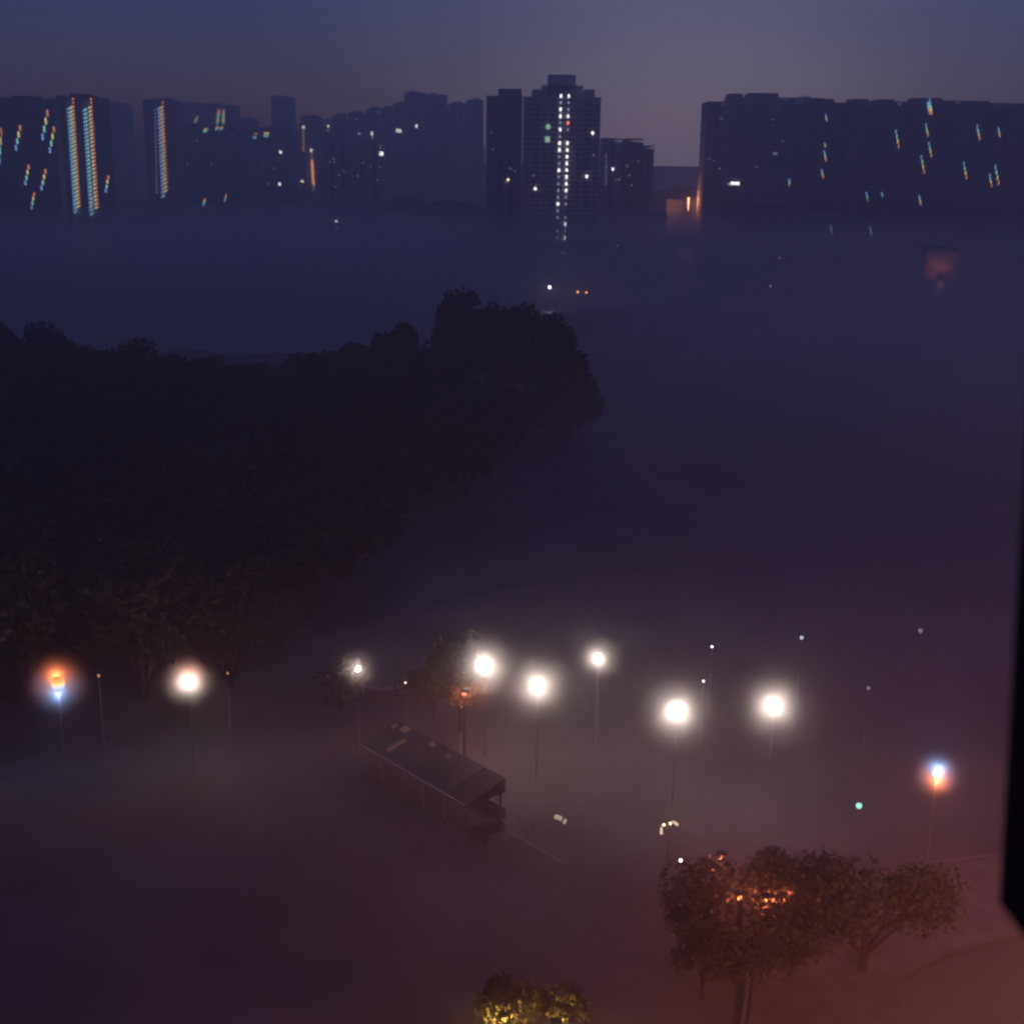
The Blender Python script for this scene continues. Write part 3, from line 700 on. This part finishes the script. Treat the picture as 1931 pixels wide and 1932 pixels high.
# lower right tree group and orange lamps
for k, px, py, s, lb in [(2, 1400, 1690, 1.0, 'big dark tree with orange light showing through, lower right'), (0, 1335, 1720, .75, 'tree between the gooseneck post and the big dark tree'),
                         (0, 1500, 1690, .9, 'dark tree right of the big one above the side road'), (2, 1640, 1680, .95, 'blurred dark tree at the right above the side road'),
                         (1, 1470, 1620, .9, 'dark tree behind the big tree group')]:
    q = at_z(px, py, 5.5); near_tree(k, q.x, q.y, s, lb)
for px, py, z, p_, lb in [(1455, 1690, 3.2, 90, 'orange lamp hidden in the lower right trees'), (1345, 1640, 3.0, 45, 'orange lamp hidden behind the tree next to the gooseneck post')]:
    q = at_z(px, py, z); sodium_lamp(q.x, q.y, z, lb, p_)
for px, py, z, p_, lb in [(1352, 1602, 5.2, 26, 'small orange lamp added to light the leaves right of the gooseneck post'), (1384, 1676, 4.6, 18, 'small orange lamp added low down to light the leaves of the lower right trees'),
                      (1436, 1680, 5.0, 40, 'small orange lamp added to light the crown of the big lower right tree'), (1492, 1668, 5.0, 30, 'small orange lamp added to light leaves right of the big lower right tree')]:
    q = at_z(px, py, z); sodium_lamp(q.x, q.y - 1.6, z + .5, lb, p_ * .8, r=.05)  # added lamps that make the orange patches on the leaves
# unseen orange masts added beyond the right edge, to warm the mist
for x, y, lb in [(84, 140, 'added unseen orange mast beyond the right edge, near one'), (112, 195, 'added unseen orange mast beyond the right edge, middle one'), (150, 270, 'added unseen orange mast beyond the right edge, far one')]:
    sodium_lamp(x, y, 12, lb, 420, (1, .36, .22), .3)
# tall unseen sodium masts added below the lower edge, to redden the foreground
for x, y, p_, lb in [(26, 44, 3400, 'added unseen tall orange mast below the frame, right'), (44, 50, 1900, 'added unseen tall orange mast below the frame, far right'), (6, 32, 1700, 'added unseen tall orange mast below the frame, middle')]:
    sodium_lamp(x, y, 11, lb, p_, (1, .25, .13), .35)

# gooseneck post
gp = at_z(1253, 1735, 0); root = empty('gooseneck_post', (gp.x, gp.y, 0), 'tall thin post with two pale curved arms at its top', 'lamp post')
zt = at_y(1253, 1560, gp.y).z
MB().tube([(0, 0, 0), (0, 0, zt * .5), (0, 0, zt)], [.07, .055, .05], 8).build('pole', M['metal'], root)
GL = emit('arm_glow', (1, .75, .5), .9)
MB().tube([(-.05, 0, zt), (-.25, 0, zt + .22), (-.42, 0, zt + .1), (-.45, 0, zt - .35), (-.35, 0, zt - .5)], [.04, .06, .06, .07, .1], 8).build('arm', M['gutter'], root)
MB().tube([(.05, 0, zt), (.15, 0, zt + .3), (.35, 0, zt + .35), (.52, 0, zt + .12)], [.04, .05, .07, .1], 8).build('arm', M['gutter'], root)
MB().tube([(-.46, -.08, zt - .42), (-.46, -.08, zt + .02)], [.09, .06], 8).build('lamp', GL, root)
MB().ball((-.32, -.08, zt + .18), .08).build('lamp', E['warm'], root); MB().ball((.06, -.08, zt + .28), .08).build('lamp', E['warm'], root)
MB().tube([(.2, -.08, zt + .42), (.5, -.08, zt + .2)], [.06, .1], 8).build('lamp', GL, root)
# small lit sign of two panels
q = at_z(1057, 1543, 2.6)
root = empty('lit_sign', (q.x, q.y, 0), 'small pale lit sign of one wide and one narrow panel on a thin post', 'sign')
MB().tube([(0, .1, 0), (0, .1, 2.6)], .04, 6).build('pole', M['post'], root)
SG = emit('sign_glow', (1, .84, .66), .4)
for x0_, x1_, dz, h_ in ((-.40, .14, 2.62, .28), (.22, .40, 2.34, .32)):
    MB().box((x0_, -.06, dz - h_ / 2), (x1_, .06, dz + h_ / 2), Matrix.Rotation(R(24), 3, 'Y'), ((x0_ + x1_) / 2, 0, dz)).build('sign_panel', SG, root)
for (xa, ya, xb, yb, lb) in ((979, 1534, 1006, 1550, 'short pale hand rail left of the small lit sign'), (962, 1569, 1062, 1628, 'longer pale hand rail in line with the shed gutter')):
    a, b_ = at_z(xa, ya, 1.1), at_z(xb, yb, 1.1)
    rr_ = empty('hand_rail', (a.x, a.y, 0), lb, 'rail', 'pale hand rails')
    mb = MB(); seg_box(mb, (0, 0, 0), b_ - a, .07, 1.04, 1.1); mb.build('rail', M['gutter'], rr_)
    nP = 2 if xb - xa < 50 else 5
    for k in range(nP):
        p = (b_ - a) * (k / (nP - 1)); MB().box((p.x - .025, p.y - .025, 0), (p.x + .025, p.y + .025, 1.035)).build('post', M['post'], rr_)

# bottom centre: yellow lit foliage round a lamp
YM = (1, .55, .13)
q = at_z(962, 1893, 2.6)
near_tree(1, q.x - .2, q.y + .1, .62, 'small tree lit bright yellow at the bottom edge')
q2 = at_z(1044, 1908, 2.3); near_tree(1, q2.x + .4, q2.y + .4, .5, 'small tree with one yellow lit tuft at the bottom edge')
sodium_lamp(q.x - .25, q.y - 1.5, 2.9, 'yellow lamp inside the small tree at the bottom edge', 130, YM, .14)
sodium_lamp(q2.x + .1, q2.y - 1.3, 2.5, 'yellow lamp by the right small tree at the bottom edge', 40, YM, .08)

# ------------------------------------------------------------------ window shutter of our own building, close by at the right
c1 = at_y(1884, 1704, 1.35)
bt = c1.z
sx = c1.x
sh2 = empty('window_shutter', (sx, 1.35, bt), 'black edge of an open window shutter close by at the right', 'shutter')
c2 = at_y(1927, 950, 1.35); lean = (c2.x - c1.x) / (c2.z - c1.z); HH = 1.3
v0 = [(0, 0), (.03, 0), (.10, -1.0), (.07, -1.0)]
mb = MB(); mb.v = [(x, y, 0) for x, y in v0] + [(x + lean * HH, y, HH) for x, y in v0]
mb.f = [(0, 1, 2, 3), (7, 6, 5, 4)] + [(j, 4 + j, 4 + (j + 1) % 4, (j + 1) % 4) for j in range(4)]; mb.build('shutter_leaf', M['frame'], sh2)
for k in range(2): MB().box((.072 + .01, -.9, .2 + .7 * k), (.13, -.88, .26 + .7 * k)).build('hinge', M['dmetal'], sh2)

# ------------------------------------------------------------------ haze
def volume(name, a, b_, dens, col, label):
    m = bpy.data.materials.new(name); m.use_nodes = True; n = m.node_tree; n.nodes.clear()
    o = n.nodes.new('ShaderNodeOutputMaterial'); v = n.nodes.new('ShaderNodeVolumePrincipled')
    v.inputs['Color'].default_value = (*col, 1); v.inputs['Density'].default_value = dens; v.inputs['Anisotropy'].default_value = 0.45
    n.links.new(v.outputs[0], o.inputs['Volume'])
    ob = MB().box(a, b_).build(name, m); tag(ob, label, kind='stuff'); return ob
volume('haze', (-2600, -90, -5), (2600, 1600, 220), .00135, (.98, .93, .90), 'even dusk haze over lake and city')
def bank(c, r, dens, col, label):
    for k, (sc, dn) in enumerate(((1, .25), (.84, .35), (.66, .4))):
        m = bpy.data.materials.new('mist_bank'); m.use_nodes = True; n = m.node_tree; n.nodes.clear()
        o = n.nodes.new('ShaderNodeOutputMaterial'); v = n.nodes.new('ShaderNodeVolumePrincipled')
        v.inputs['Color'].default_value = (*col, 1); v.inputs['Density'].default_value = dens * dn; v.inputs['Anisotropy'].default_value = 0.2
        n.links.new(v.outputs[0], o.inputs['Volume'])
        ob = MB().ball((0, 0, 0), (r[0] * sc, r[1] * sc, r[2] * sc), 40, 20).build('mist_bank', m); ob.location = c; tag(ob, label, kind='stuff')
bank((40, 600, 0), (600, 290, 22), .006, (.98, .95, .94), 'low evening mist lying on the lake')
bank((105, 235, 0), (125, 170, 24), .012, (.99, .93, .86), 'added low mist lightening the open ground at the right')  # added mist, stands in for the pale veil on this side
bank((34, 86, 0), (74, 42, 17), .0095, (.98, .90, .86), 'added thin mist lifting the glow over the lamp-lit street')  # added mist that catches lamp light and softens the street
print('objects', len(bpy.data.objects), 'wood', n_w)
